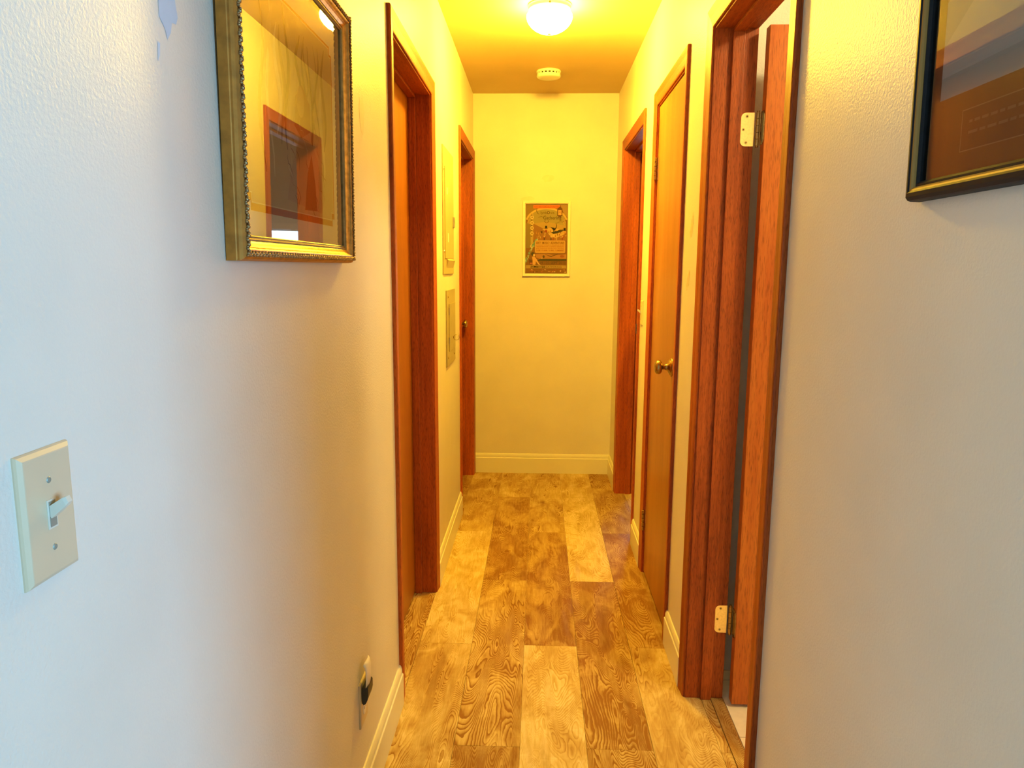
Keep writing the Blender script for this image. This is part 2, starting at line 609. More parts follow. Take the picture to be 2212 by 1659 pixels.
# closet behind the flush door, bedroom with daylight
simple('wall_closet_back', (1.75, 2.48, 0), (1.82, 3.40, H), M_WALL, 'back of the closet behind the flush orange door')
simple('wall_bedroom_near', (W + T, 3.40, 0), (BX1, 3.50, H), M_WALL, 'near wall of the daylit bedroom')
M_BED = paint('bedroom_paint', (0.66, 0.68, 0.66), 0.6, 0.0001, 90)
simple('wall_bedroom_left', (W, L + T, 0), (W + T, 6.4, H), M_BED, 'bedroom wall beyond the end of the hallway')
mb = MB()
mb.box((W, 6.4, 0), (1.15, 6.5, H))
mb.box((2.35, 6.4, 0), (BX1 + T, 6.5, H))
mb.box((1.15, 6.4, 0), (2.35, 6.5, 0.95))
mb.box((1.15, 6.4, 1.70), (2.35, 6.5, H))
tag(mb.build('wall_bedroom_far', M_BED, origin=(2, 6.4, 0)), 'bedroom wall with the bright window', 'wall', kind='structure')
simple('wall_bedroom_right', (BX1, 2.6, 0), (BX1 + T, 6.4, H), M_BED, 'side wall of the daylit bedroom')


def window(name, axis, a0, a1, z0, z1, c, label):
    root = empty(name, ((a0 + a1) / 2 if axis == 'X' else c, c if axis == 'X' else (a0 + a1) / 2, z0))
    mb = MB()
    w = 0.05

    def bx(p0, p1, q0, q1):
        if axis == 'X':
            mb.box((p0, c - 0.03, q0), (p1, c + 0.03, q1), 0.004)
        else:
            mb.box((c - 0.03, p0, q0), (c + 0.03, p1, q1), 0.004)
    bx(a0, a0 + w, z0, z1)
    bx(a1 - w, a1, z0, z1)
    bx(a0 + w, a1 - w, z0, z0 + w)
    bx(a0 + w, a1 - w, z1 - w, z1)
    bx((a0 + a1) / 2 - 0.02, (a0 + a1) / 2 + 0.02, z0 + w, z1 - w)
    mb.build('window_frame', M_WHITE, root)
    tag(root, label, 'window', kind='structure')


window('window_1', 'Y', -2.9, -0.9, 0.7, 2.2, BX1 + 0.06, 'white framed living room window letting in daylight')
window('window_2', 'X', 1.15, 2.35, 0.95, 1.70, 6.45, 'white framed bedroom window seen reflected in the picture glass')

# ------------------------------------------------------------------ bathroom floor and threshold
bf = tag(boxo('floor_bathroom', (1.0305, 0.49, -0.0044), (2.5, 2.36, -0.0022), M_GROUT),
         'beige tiled bathroom floor beyond the open door', 'floor', kind='structure')
ty = [0.49, 0.773, 1.078, 1.383, 1.688, 1.993, 2.298, 2.36]
tx = [1.031, 1.22, 1.525, 1.83, 2.135, 2.44, 2.5]
for i in range(len(tx) - 1):
    for j in range(len(ty) - 1):
        MB().box((tx[i] + 0.002, ty[j] + 0.002, -0.0022), (tx[i + 1] - 0.002, ty[j + 1] - 0.002, 0.0005), 0.0006).build('tile', M_TILE, bf)
th = MB().box((0.9915, 1.534, -0.004), (1.0300, 2.188, 0.0035), 0.002).build('threshold_strip', M_PLANK, origin=(1.01, 1.86, -0.004))
th.color = (0.42, 1.0, 0.37, 1)
tag(th, 'narrow wooden threshold strip between plank floor and beige bathroom tile', 'threshold')

# ------------------------------------------------------------------ baseboards
def baseboard(name, axis, a0, a1, c, sgn, label, hh=0.132, t=0.013):
    prof = [(0, 0), (t, 0), (t, hh - 0.030), (t - 0.001, hh - 0.0285), (t - 0.0035, hh - 0.027), (t - 0.004, hh - 0.014),
            (t - 0.0065, hh - 0.006), (0.004, hh - 0.001), (0, hh)]
    rings = []
    for a in (a0, a1):
        rings.append([((c + sgn * u), a, z) if axis == 'Y' else (a, c + sgn * u, z) for u, z in prof])
    mb = MB()
    mb.sweep(rings)
    org = (c, (a0 + a1) / 2, 0) if axis == 'Y' else ((a0 + a1) / 2, c, 0)
    return tag(mb.build(name, M_BASE, origin=org), label, 'baseboard', kind='structure')


CW = 0.057
REV = 0.005


def outer(d):
    return d[0] - REV - CW, d[1] + REV + CW


oL1, oL2 = outer(DOORS_L[0]), outer(DOORS_L[1])
oR3, oR2, oR1 = [outer(d) for d in DOORS_R]
baseboard('baseboard_left', 'Y', -3.0, oL1[0], 0, 1, 'cream baseboard at lower left, nearest the camera')
baseboard('baseboard_left', 'Y', oL1[1], oL2[0], 0, 1, 'cream baseboard under the two electrical panels')
baseboard('baseboard_end', 'X', 0.0, W, L, -1, 'cream baseboard across the foot of the end wall')
baseboard('baseboard_right', 'Y', oR1[1], L - 0.013, W, -1, 'tiny cream baseboard in the far right corner')
baseboard('baseboard_right', 'Y', oR2[1], oR1[0], W, -1, 'short cream baseboard between the far right doorway and flush door')
baseboard('baseboard_right', 'Y', oR3[1], oR2[0], W, -1, 'cream baseboard between flush orange door and bathroom doorway')
baseboard('baseboard_right', 'Y', 0.36, oR3[0], W, -1, 'cream baseboard on the near right wall beside the bathroom doorway')


# ------------------------------------------------------------------ door frames
CPROF = [(0, 0), (0, 0.005), (0.002, 0.0068), (0.008, 0.0078), (0.014, 0.0082), (0.030, 0.0092), (0.046, 0.0115), (0.053, 0.0122), (0.0562, 0.0105), (0.057, 0.008), (0.057, 0)]


def door_frame(name, side, d, label, stop_from, stop_to, top_extra=0.0):
    """side +1: left wall (hall face x=0, normal +x); side -1: right wall"""
    xf = 0.0 if side > 0 else W
    ya, yb, zh = d

    def X(depth):            # depth into the wall
        return xf - side * depth

    def XO(h):               # height out of the wall
        return xf + side * h
    root = empty(name, (xf, (ya + yb) / 2, 0))
    tag(root, label, 'door frame', kind='structure')

    def bx(n, d0, d1, y0, y1, z0, z1, mat, bev=0.001):
        xs = sorted((X(d0), X(d1)))
        return MB().box((xs[0], y0, z0), (xs[1], y1, z1), bev).build(n, mat, root)
    bx('jamb', 0.0, T, ya - JT, ya, 0, zh + JT, M_TRIM)
    bx('jamb', 0.0, T, yb, yb + JT, 0, zh + JT, M_TRIM)
    bx('head_jamb', 0.0, T, ya, yb, zh, zh + JT, M_TRIMH)
    st = 0.011
    bx('door_stop', stop_from, stop_to, ya, ya + st, 0.0, zh - st, M_TRIM, 0.0015)
    bx('door_stop', stop_from, stop_to, yb - st, yb, 0.0, zh - st, M_TRIM, 0.0015)
    bx('head_stop', stop_from, stop_to, ya, yb, zh - st, zh, M_TRIMH, 0.0015)
    # casings on the hall side
    zi = zh + REV
    for sgn, y0 in ((-1, ya - REV), (1, yb + REV)):
        r0 = [(XO(h), y0 + sgn * w, 0.0) for w, h in CPROF]
        r1 = [(XO(h), y0 + sgn * w, zi + w) for w, h in CPROF]
        MB().sweep([r0, r1]).build('side_casing', M_TRIM, root)
    r0 = [(XO(h), ya - REV - w, zi + w + 0.0) for w, h in CPROF]
    r1 = [(XO(h), yb + REV + w, zi + w + 0.0) for w, h in CPROF]
    MB().sweep([r0, r1]).build('head_casing', M_TRIMH, root)
    return root


door_frame('trim_1', 1, DOORS_L[0], 'dark mahogany door frame on the left, nearest the camera', 0.056, 0.0845)
door_frame('trim_2', 1, DOORS_L[1], 'mahogany door frame at the far left corner', 0.050, 0.0845)
tr3 = door_frame('trim_3', -1, DOORS_R[0], 'red mahogany frame of the open bathroom doorway at right', 0.048, 0.081)
tr4 = door_frame('trim_4', -1, DOORS_R[1], 'mahogany frame around the flush orange door', 0.048, 0.075)
tr5 = door_frame('trim_5', -1, DOORS_R[2], 'mahogany frame of the open doorway at the far right', 0.055, 0.087)


def knob_parts(root, origin, axis_sgn, mat, reach=0.062, scale=1.0):
    """oval brass door knob along x; origin on the door face"""
    k = MB()
    k.smooth = True
    s = axis_sgn
    prof = [(0.0001, 0), (0.034, 0), (0.0345, 0.003), (0.031, 0.0055), (0.0285, 0.006), (0.0275, 0.009), (0.022, 0.012), (0.015, 0.015), (0.0115, 0.020), (0.0105, 0.024)]
    k.lathe([(r, s * h) for r, h in prof], origin, 'X', 40)
    rose = k.build('knob_rose', mat, root)
    k = MB()
    k.smooth = True
    prof = [(0.009, 0.022), (0.0085, 0.034), (0.012, 0.036), (0.020, 0.038), (0.0255, 0.043), (0.0265, 0.049), (0.0245, 0.056), (0.019, 0.0605), (0.010, 0.0625), (0.0001, 0.063)]
    k.lathe([(r, s * h * reach / 0.062) for r, h in prof], origin, 'X', 40)
    k.build('knob', mat, root)
    return rose


# door 1: left near, closed, recessed
def slab(name, x0, x1, ya, yb, z0, z1, mat, label):
    return tag(MB().box((x0, ya + 0.0025, z0), (x1, yb - 0.0025, z1), 0.0015).build(name, mat, origin=((x0 + x1) / 2, (ya + yb) / 2, z0)), label, 'door', kind='structure')


d1 = slab('door_1', -0.1195, -0.0850, 2.177, 2.917, 0.008, 2.013, M_DOOR, 'closed reddish flush door on the left, nearest the camera')
hp = d1.location
kn = empty('door_handle', Vector((-0.085, 2.245, 1.0)) - d1.location)
kn.parent = d1
knob_parts(kn, (-0.085, 2.245, 1.0), 1, M_BRASS, 0.05)
d2 = slab('door_2', -0.1195, -0.0850, 3.982, 4.703, 0.008, 2.027, M_DOOR, 'closed door at the far left corner with brass knob')
kn = empty('door_handle', Vector((-0.085, 4.632, 1.013)) - d2.location)
kn.parent = d2
knob_parts(kn, (-0.085, 4.632, 1.013), 1, M_BRASS, 0.058)
# door 3: bathroom, open 90 degrees, hinged on the far jamb
d3 = tag(MB().box((1.046, 2.140, 0.012), (1.690, 2.175, 2.024), 0.0015).build('door_3', M_DOORB, origin=(1.046, 2.175, 0.012)),
         'open red mahogany bathroom door standing inside the right doorway', 'door', kind='structure')
# door 4: flush closet door opening into the hall
d4 = slab('door_4', 0.914, 0.948, 2.597, 3.172, 0.010, 2.022, M_DOOR, 'closed flush orange door on the right with brass knob')
kn = empty('door_handle', Vector((0.914, 2.672, 1.010)) - d4.location)
kn.parent = d4
knob_parts(kn, (0.914, 2.672, 1.010), -1, M_BRASS)
# door 5: bedroom door swung fully open against the bedroom side
d5 = tag(MB().box((1.045, 3.560, 0.012), (1.800, 3.594, 2.024), 0.0015).build('door_5', M_DOOR, origin=(1.045, 3.56, 0.012)),
         'open bedroom door standing inside the far right doorway', 'door', kind='structure')


def rounded_leaf(w, h, r, n=6, round_sides=(True, False)):
    """outline in (u, v), u from knuckle (0) to far edge (w)"""
    pts = [(0, 0), (0, h)]
    for k in range(n + 1):
        a = PI / 2 - PI / 2 * k / n
        pts.append((w - r + r * math.cos(a), h - r + r * math.sin(a)))
    for k in range(n + 1):
        a = -PI / 2 * k / n
        pts.append((w - r + r * math.cos(a), r + r * math.sin(a)))
    return pts


def butt_hinge(parent, z0, z1, leaf_jamb, leaf_door, pin, mat_a, mat_b):
    h = z1 - z0
    root = empty('hinge', Vector((pin[0], pin[1], z0)) - world_loc(parent))
    root.parent = parent
    for nm, mat, fn, w in (('hinge_leaf', mat_a, leaf_jamb[0], leaf_jamb[1]), ('hinge_leaf', mat_b, leaf_door[0], leaf_door[1])):
        out = rounded_leaf(w, h, 0.0135)
        mb = MB()
        mb.sweep([[fn(u, z0 + v, 0.0) for u, v in out], [fn(u, z0 + v, 0.0018) for u, v in out]])
        # screws with their recess
        for (u, v) in ((w * 0.56, h * 0.89), (w * 0.80, h * 0.50), (w * 0.56, h * 0.11)):
            mb.cur = 1
            ring = [(u + 0.0042 * math.cos(a * PI / 6), v + 0.0042 * math.sin(a * PI / 6)) for a in range(12)]
            mb.sweep([[fn(a, z0 + b_, 0.0017) for a, b_ in ring], [fn(a, z0 + b_, 0.0021) for a, b_ in ring]])
            mb.cur = 2
            ring = [(u + 0.0015 * math.cos(a * PI / 3), v + 0.0015 * math.sin(a * PI / 3)) for a in range(6)]
            mb.sweep([[fn(a, z0 + b_, 0.0020) for a, b_ in ring], [fn(a, z0 + b_, 0.0024) for a, b_ in ring]])
            mb.cur = 0
        mb.build(nm, [mat, M_BRASS, M_DARKHOLE], root)
    kb = MB()
    kb.smooth = False
    n = 5
    for i in range(n):
        a, b_ = z0 + h * i / n + 0.0004, z0 + h * (i + 1) / n - 0.0004
        kb.lathe([(0.0052, a), (0.0060, a + 0.0006), (0.0060, b_ - 0.0006), (0.0052, b_)], (pin[0], pin[1], 0), 'Z', 20, True)
    kb.lathe([(0.0045, z0 - 0.004), (0.0045, z1 + 0.004)], (pin[0], pin[1], 0), 'Z', 16, True)
    kb.build('hinge_knuckle', M_BRASS, root)


for z0, z1 in ((1.712, 1.804), (0.228, 0.319)):
    butt_hinge(d3, z0, z1,
               (lambda u, z, t: (1.0300 - u, 2.1900 - t, z), 0.037),
               (lambda u, z, t: (1.0460 - t, 2.1735 - u, z), 0.030),
               (1.0395, 2.1835), M_BRASSB, M_BRASS)
# surface of the closet door hinges: knuckle and thin leaves at the far side of door 4
for z0, z1 in ((1.731, 1.823), (0.200, 0.296)):
    root = empty('hinge', Vector((0.905, 3.175, z0)) - d4.location)
    root.parent = d4
    kb = MB()
    n = 5
    h = z1 - z0
    for i in range(n):
        a, b_ = z0 + h * i / n + 0.0006, z0 + h * (i + 1) / n - 0.0006
        kb.lathe([(0.0052, a), (0.0062, a + 0.0006), (0.0062, b_ - 0.0006), (0.0052, b_)], (0.9045, 3.1745, 0), 'Z', 18, True)
    kb.build('hinge_knuckle', M_BRASS, root)
    MB().box((0.9118, 3.150, z0), (0.9142, 3.1725, z1), 0.0004).build('hinge_leaf', M_BRASSB, root)
# strike plate of the far doorway jamb
sp_ = empty('strike_plate', Vector((1.01, 4.35, 0.98)) - tr5.location)
sp_.parent = tr5
MB().box((0.998, 4.3485, 0.985), (1.024, 4.3502, 1.043), 0.0003).build('strike_face', M_BRASSB, sp_)
MB().box((1.004, 4.3475, 1.000), (1.017, 4.3487, 1.026), 0.0002).build('latch_hole', M_DARKHOLE, sp_)


# ------------------------------------------------------------------ flat artwork builder
class Art:
    """flat print: polygons in (u right, v up), vertex coloured, thin layers over one another"""

    def __init__(self, fn):
        self.fn = fn            # (u, v, lift) -> world point
        self.v = []
        self.f = []
        self.c = []
        self.layer = 0

    def poly(self, pts, col, up_=True):
        if up_:
            self.layer += 1
        b = len(self.v)
        lift = self.layer * 0.000012
        self.v += [self.fn(u, v, lift) for u, v in pts]
        self.f.append(list(range(b, b + len(pts))))
        self.c.append(col)

    def rect(self, u0, v0, u1, v1, col):
        self.poly([(u0, v0), (u1, v0), (u1, v1), (u0, v1)], col)

    def disc(self, u, v, r, col, ry=None, n=20):
        ry = ry or r
        self.poly([(u + r * math.cos(2 * PI * k / n), v + ry * math.sin(2 * PI * k / n)) for k in range(n)], col)

    def line(self, pts, w, col, taper=False):
        self.layer += 1
        n = len(pts)
        left, right = [], []
        for i, (u, v) in enumerate(pts):
            a = pts[max(0, i - 1)]
            b = pts[min(n - 1, i + 1)]
            dx, dy = b[0] - a[0], b[1] - a[1]
            l_ = math.hypot(dx, dy) or 1
            ww = w / 2
            if taper:
                ww *= max(0.15, math.sin(PI * (i + 0.5) / n))
            left.append((u - dy / l_ * ww, v + dx / l_ * ww))
            right.append((u + dy / l_ * ww, v - dx / l_ * ww))
        for i in range(n - 1):
            self.poly([right[i], right[i + 1], left[i + 1], left[i]], col, False)

    def text(self, s, u, v, size, col, align='LEFT', sx=1.0, bold=0.0, width=None):
        cu = bpy.data.curves.new('t', 'FONT')
        cu.body = s
        cu.size = size
        cu.align_x = 'LEFT'
        cu.offset = bold
        cu.resolution_u = 2
        ob = bpy.data.objects.new('t', cu)
        me = bpy.data.meshes.new_from_object(ob)
        xs = [q.co.x for q in me.vertices]
        if xs:
            w0 = max(xs) - min(xs)
            if width:
                sx = width / w0
            x0 = min(xs)
            sh = 0 if align == 'LEFT' else -w0 * sx / 2
            self.layer += 1
            for pgn in me.polygons:
                self.poly([(u + sh + (me.vertices[i].co.x - x0) * sx, v + me.vertices[i].co.y) for i in pgn.vertices], col, False)
        bpy.data.objects.remove(ob)
        bpy.data.meshes.remove(me)
        bpy.data.curves.remove(cu)

    def build(self, name, parent, mat=None):
        base = world_loc(parent)
        me = bpy.data.meshes.new(name)
        me.from_pydata([tuple(Vector(q) - base) for q in self.v], [], self.f)
        at = me.color_attributes.new('ink', 'FLOAT_COLOR', 'CORNER')
        i = 0
        for pgn, c in zip(me.polygons, self.c):
            for _ in pgn.loop_indices:
                at.data[i].color = (*c, 1)
                i += 1
        me.materials.append(mat or M_PRINT)
        o = bpy.data.objects.new(name, me)
        COL.objects.link(o)
        o.parent = parent
        return o


def srgb(r, g, b):
    return tuple(((c / 255) / 12.92 if c / 255 <= 0.04045 else ((c / 255 + 0.055) / 1.055) ** 2.4) for c in (r, g, b))


# ------------------------------------------------------------------ poster on the end wall
pc = (0.3165, 1.312)
PW, PH = 0.3050, 0.4745
post = tag(empty('framed_poster', (pc[0] + PW / 2, L, pc[1])), 'illustrated festival poster in thin cream frame on the end wall', 'poster')
fprof = [(0, 0.0), (0, 0.008), (0.002, 0.0085), (0.0025, 0.011), (0.0045, 0.014), (0.0165, 0.015), (0.018, 0.013), (0.018, 0.0)]


def frame_ring(prof, inner, fn, mats_split=None):
    """mitred picture frame: inner = (u0, v0, u1, v1) sight opening; fn(u, v, h) -> world"""
    u0, v0, u1, v1 = inner
    rails = []
    for side in range(4):
        mb = MB()
        rr = []
        for end in (0, 1):
            ring = []
            for w, h in prof:
                if side == 0:
                    p = (u0 - w, v0 - w) if end == 0 else (u1 + w, v0 - w)
                elif side == 1:
                    p = (u1 + w, v0 - w) if end == 0 else (u1 + w, v1 + w)
                elif side == 2:
                    p = (u1 + w, v1 + w) if end == 0 else (u0 - w, v1 + w)
                else:
                    p = (u0 - w, v1 + w) if end == 0 else (u0 - w, v0 - w)
                ring.append(fn(p[0], p[1], h))
            rr.append(ring)
        rails.append((mb, rr))
    return rails


pf = lambda u, v, h: (pc[0] + u, L - h, pc[1] + v)
for mb, rr in frame_ring(fprof, (0.018, 0.018, PW - 0.018, PH - 0.018), pf):
    mb.sweep(rr)
    mb.build('frame_rail', M_POSTFR, post)
# art coordinates: print spans 0..100 by 0..163
au, av = (PW - 0.036) / 100, (PH - 0.036) / 163
A = Art(lambda u, v, l_: pf(0.018 + u * au, 0.018 + v * av, 0.004 + l_))
BR, BR2, OL, GD, DK, CR_, RD = (.36, .20, .09), (.46, .27, .12), (.40, .36, .16), (.78, .58, .24), (.05, .045, .04), (.80, .66, .38), (.40, .13, .07)
A.rect(0, 0, 100, 163, (.33, .20, .11))
A.rect(1.5, 1.5, 98.5, 161.5, BR)
A.poly([(1.5, 128), (1.5, 161), (32, 161), (22, 148), (10, 138)], (.42, .30, .12))
A.poly([(82, 161), (98.5, 161), (98.5, 132), (90, 142)], (.52, .36, .19))
# sky under the arch
arch = [(4 + 92 * k / 24, 118 + 35 * math.sin(math.acos(max(-1, min(1, (-1 + 2 * k / 24))))) ** 1.0) for k in range(25)]
A.poly([(4, 95)] + arch + [(96, 95)], (.50, .42, .20))
A.poly([(18, 100), (20, 118), (50, 122), (75, 117), (96, 112), (96, 96)], (.60, .44, .20))
for rr_, cc, w_ in ((0, GD, 4.2), (-7, (.70, .48, .20), 2.4), (-13, (.66, .44, .18), 2.0)):
    if rr_ == 0:
        pts = [(50 + 48 * math.cos(a), 120 + 33 * math.sin(a)) for a in [PI * (0.06 + 0.88 * k / 28) for k in range(29)]]
        A.line(pts, w_, cc)
    else:
        for sgn in (-1, 1):
            pts = [(50 + sgn * (48 + rr_ * .35) * math.cos(a), 120 + rr_ + 33 * math.sin(a)) for a in [0.20 + 0.035 * k for k in range(8)]]
            A.line(pts, w_, cc)
A.rect(18, 152.5, 81, 160.5, (.80, .30, .12))
A.text('YOU ARE CORDIALLY INVITED', 20, 154.5, 5.6, (.55, .10, .05), width=59)
# hills and ground
A.poly([(18, 118), (30, 112), (46, 104), (60, 100), (98.5, 96), (98.5, 78), (18, 78)], (.44, .25, .12))
A.poly([(40, 104), (52, 98), (60, 88), (72, 84), (88, 90), (97, 96), (84, 104), (60, 108)], (.74, .54, .24))
A.poly([(1.5, 60), (1.5, 118), (14, 116), (14, 60)], (.38, .30, .14))
rnd = random.Random(7)
for k in range(46):
    u, v = rnd.uniform(24, 97), rnd.uniform(80, 97)
    A.poly([(u, v), (u + rnd.uniform(1, 2.4), v), (u + rnd.uniform(.4, 2), v + rnd.uniform(3, 8)), (u - .3, v + rnd.uniform(2, 5))],
           rnd.choice([RD, (.62, .36, .14), GD, (.30, .15, .08), (.78, .60, .34), (.50, .18, .08)]))
# column of rings
A.rect(12.5, 62, 18.5, 141, (.62, .48, .24))
for v in (132, 119, 107, 94.5, 64.5):
    A.disc(15.5, v, 4.1, CR_)
    A.disc(15.5, v, 2.1, (.50, .36, .16))
for v in (137, 125.5, 113, 101, 88):
    A.poly([(12.8, v - 1.4), (18, v), (12.8, v + 1.4)], (.20, .13, .07))
# lantern sign
A.rect(75, 135, 87, 152, (.22, .12, .07))
A.rect(77, 137.5, 85, 149, (.76, .50, .26))
A.poly([(75, 152), (81, 157), (87, 152)], (.24, .13, .07))
A.rect(77.5, 132.5, 84.5, 134.5, (.20, .10, .06))
A.rect(79, 142.6, 83, 143.2, (.3, .14, .08))
A.rect(79, 145, 83, 145.6, (.3, .14, .08))
# title lettering
A.line([(27, 152), (26, 147), (28, 142), (32, 139)], 1.4, (.16, .12, .08), True)
A.text('Symbi', 35, 140, 8.5, (.22, .15, .08), width=16)
A.disc(54, 143, 3.4, (.20, .14, .08))
A.disc(54, 143, 1.7, (.62, .50, .22))
A.text('sis', 59, 140, 8.5, (.22, .15, .08), width=9)
A.text('Gathering', 42, 127, 12.5, (.15, .10, .07), width=43)
A.line([(47, 126), (45, 122), (50, 119), (54, 121), (54, 125)], 1.0, (.18, .12, .07))
A.line([(30, 132), (38, 134), (44, 131)], 0.9, (.24, .16, .08))
A.line([(74, 119), (82, 122), (88, 121), (94, 125)], 0.8, (.28, .18, .08))
# swans' neck silhouette and dark boat
A.line([(72, 120), (74, 113), (73, 108), (69, 105), (64, 104)], 1.8, DK, True)
A.poly([(59, 109), (67, 108), (73, 105), (69, 102), (67, 98), (66, 103), (62, 107)], DK)
A.poly([(60, 97), (67, 99), (79, 101), (90, 104), (86, 99), (76, 95), (66, 94)], (.10, .09, .06))
A.disc(83, 101, 6, (.12, .10, .07), 2.6)
# top hats and faces
for u, v in ((49, 107), (93, 102)):
    A.disc(u, v - 4.5, 2.6, (.72, .42, .20))
    A.rect(u - 2.4, v, u + 2.4, v + 5.5, DK)
    A.rect(u - 3.6, v - 1, u + 3.6, v + .4, DK)
A.poly([(45.5, 97), (52.5, 97), (51.5, 102.5), (46.5, 102.5)], RD)
A.rect(36, 95, 40.5, 100, (.14, .08, .07))
for u in (45, 61, 66, 74, 88):
    A.disc(u, 87, 1.6, (.80, .56, .30))
    A.rect(u - 1.4, 79, u + 1.4, 85.5, rnd.choice([RD, (.16, .1, .07), (.7, .46, .2)]))
# feather headdress sweeping down
TQ = [(.26, .50, .44), (.42, .62, .50), (.60, .74, .56), (.20, .40, .36), (.74, .80, .62)]
for k in range(70):
    t = rnd.random()
    u = 29 - 27 * t ** 1.25 + rnd.uniform(-2.0, 2.0)
    v = 81 - 50 * t ** 1.5 + rnd.uniform(-2, 2)
    l_ = rnd.uniform(4, 8)
    ang = math.radians(225 + rnd.uniform(-30, 22) + 22 * t)
    A.line([(u, v), (u + l_ * .5 * math.cos(ang), v + l_ * .5 * math.sin(ang)), (u + l_ * math.cos(ang + .3), v + l_ * math.sin(ang + .3))], rnd.uniform(.8, 2.0), rnd.choice(TQ), True)
A.disc(18, 46.5, 4.2, (.12, .12, .10))
A.disc(21, 43.5, 2.3, (.86, .62, .38), 3.0)
A.poly([(16, 40), (22, 40), (26, 36), (25, 24), (24, 20), (17, 20), (18, 30)], (.80, .52, .28))
A.poly([(24, 37), (28, 33), (33, 24), (38, 20), (33, 20), (28, 26), (24, 32)], (.80, .54, .30))
A.poly([(8, 34), (16, 32), (18, 20), (11, 20)], (.22, .12, .08))
A.disc(14, 24, 2.2, (.60, .26, .18))
# text panel
bxp = []
for (cu_, cv_, a0_) in ((95 - 3, 78 - 3, 0), (26 + 0, 78 - 3, 90), (26 + 0, 49 + 3, 180), (95 - 3, 49 + 3, 270)):
    for k in range(5):
        a = math.radians(a0_ + 22.5 * k)
        bxp.append((cu_ + 3 * math.cos(a), cv_ + 3 * math.sin(a)))
A.poly(bxp, (.84, .60, .28))
A.poly([(p[0] * .975 + 59 * .025, p[1] * .95 + 63.5 * .05) for p in bxp], (.70, .46, .20))
A.text('ART!  MUSIC!  ADVENTURE!', 25.5, 69.8, 7.6, (.24, .11, .05), width=67, bold=.12)
A.text('A COMMUNITY GATHERING OF WONDER AND DELIGHT', 26, 66.0, 3.2, (.42, .20, .09), width=66)
A.text('TRANSFORMATION and ARTISTIC EXPANSION', 26, 62.0, 3.9, (.38, .12, .07), width=66)
A.text('MUSIC INVENTION AND BEAUTIFUL DEVOTION', 26, 57.8, 3.4, (.42, .20, .09), width=66)
A.text('To SEE - To HEAR - To HEAL - To MANIFEST', 26, 53.2, 4.2, (.36, .12, .07), width=66, bold=.06)
# lower landscape and bands
A.poly([(36, 34), (98, 34), (98, 46), (70, 44), (50, 47), (24, 46), (26, 38)], (.56, .32, .15))
A.line([(48, 46), (56, 42), (62, 41), (70, 43), (78, 47)], 1.5, (.10, .07, .05), True)
A.disc(44, 40, 2.6, (.20, .14, .08), 3.4)
A.poly([(38, 34), (41, 34), (40.5, 39)], (.76, .60, .36))
A.disc(88, 41, 5, (.42, .18, .10), 3)
A.poly([(28, 30), (98.5, 30), (98.5, 35), (36, 35)], (.14, .13, .07))
A.text('19 - 23 SEPT 2013', 36, 22.6, 8.4, (.16, .15, .09), width=60)
A.rect(1.5, 12.2, 98.5, 19.8, (.55, .40, .18))
A.rect(1.5, 19.8, 98.5, 20.6, (.30, .18, .08))
A.text('SYMBI', 13, 13.9, 6.6, (.04, .035, .03), width=19, bold=.16)
A.disc(35.5, 16, 2.0, (.30, .22, .10))
A.text('SIS', 39, 13.9, 6.6, (.04, .035, .03), width=8.5, bold=.16)
A.text('GATHERING', 49, 13.9, 6.4, (.22, .16, .08), width=38)
for k in range(26):
    u, v = rnd.uniform(3, 94), rnd.uniform(2.5, 9)
    A.poly([(u, v), (u + rnd.uniform(2, 5), v - .6), (u + rnd.uniform(1, 4), v + rnd.uniform(1, 3)), (u - 1, v + rnd.uniform(.5, 2))],
           rnd.choice([(.74, .48, .20), (.60, .28, .12), (.16, .10, .06), (.82, .62, .32), (.50, .20, .10)]))
A.c = [tuple(0.68 * q ** 1.25 for q in c) for c in A.c]
A.build('poster_print', post)

# ------------------------------------------------------------------ gold framed picture on the left wall
GA = math.radians(0.6)


def left_fn(y0, z0):
    def fn(u, v, h):    # u along +y, v up, h out of the wall; hangs leaning a touch forward at the top
        return (0.0012 + h + v * math.sin(GA), y0 + u, z0 + v)
    return fn


GW_, GH_ = 0.593, 0.497
gy0, gz0 = 0.990, 1.374
gf = left_fn(gy0, gz0)
gp = tag(empty('framed_picture', (0, gy0 + GW_ / 2, gz0)), 'ornate gold framed pastel drawing on the near left wall', 'picture')
fwid = 0.036
inner = (fwid, fwid, GW_ - fwid, GH_ - fwid)
prof_lip = [(0, 0.006), (0, 0.0135), (0.0015, 0.0150), (0.003, 0.0140), (0.0045, 0.0160), (0.006, 0.0165), (0.0075, 0.0150), (0.009, 0.0165), (0.009, 0.006)]
prof_cove = [(0.009, 0.004), (0.009, 0.0165), (0.011, 0.0178), (0.014, 0.0195), (0.017, 0.0222), (0.019, 0.0252), (0.0205, 0.0265), (0.022, 0.0265), (0.022, 0.004)]
prof_side = [(0.022, 0), (0.022, 0.0262), (0.0300, 0.0265), (0.0305, 0.0250), (0.0335, 0.0225), (0.0355, 0.0180), (0.0352, 0.0150), (0.0360, 0.0135), (0.0360, 0.0)]
for nm, pr, mat in (('inner_lip', prof_lip, M_GREYGOLD), ('gold_cove', prof_cove, M_GOLD), ('outer_moulding', prof_side, M_GOLDSIDE)):
    for mb, rr in frame_ring(pr, inner, gf):
        mb.sweep(rr)
        mb.build(nm, mat, gp)
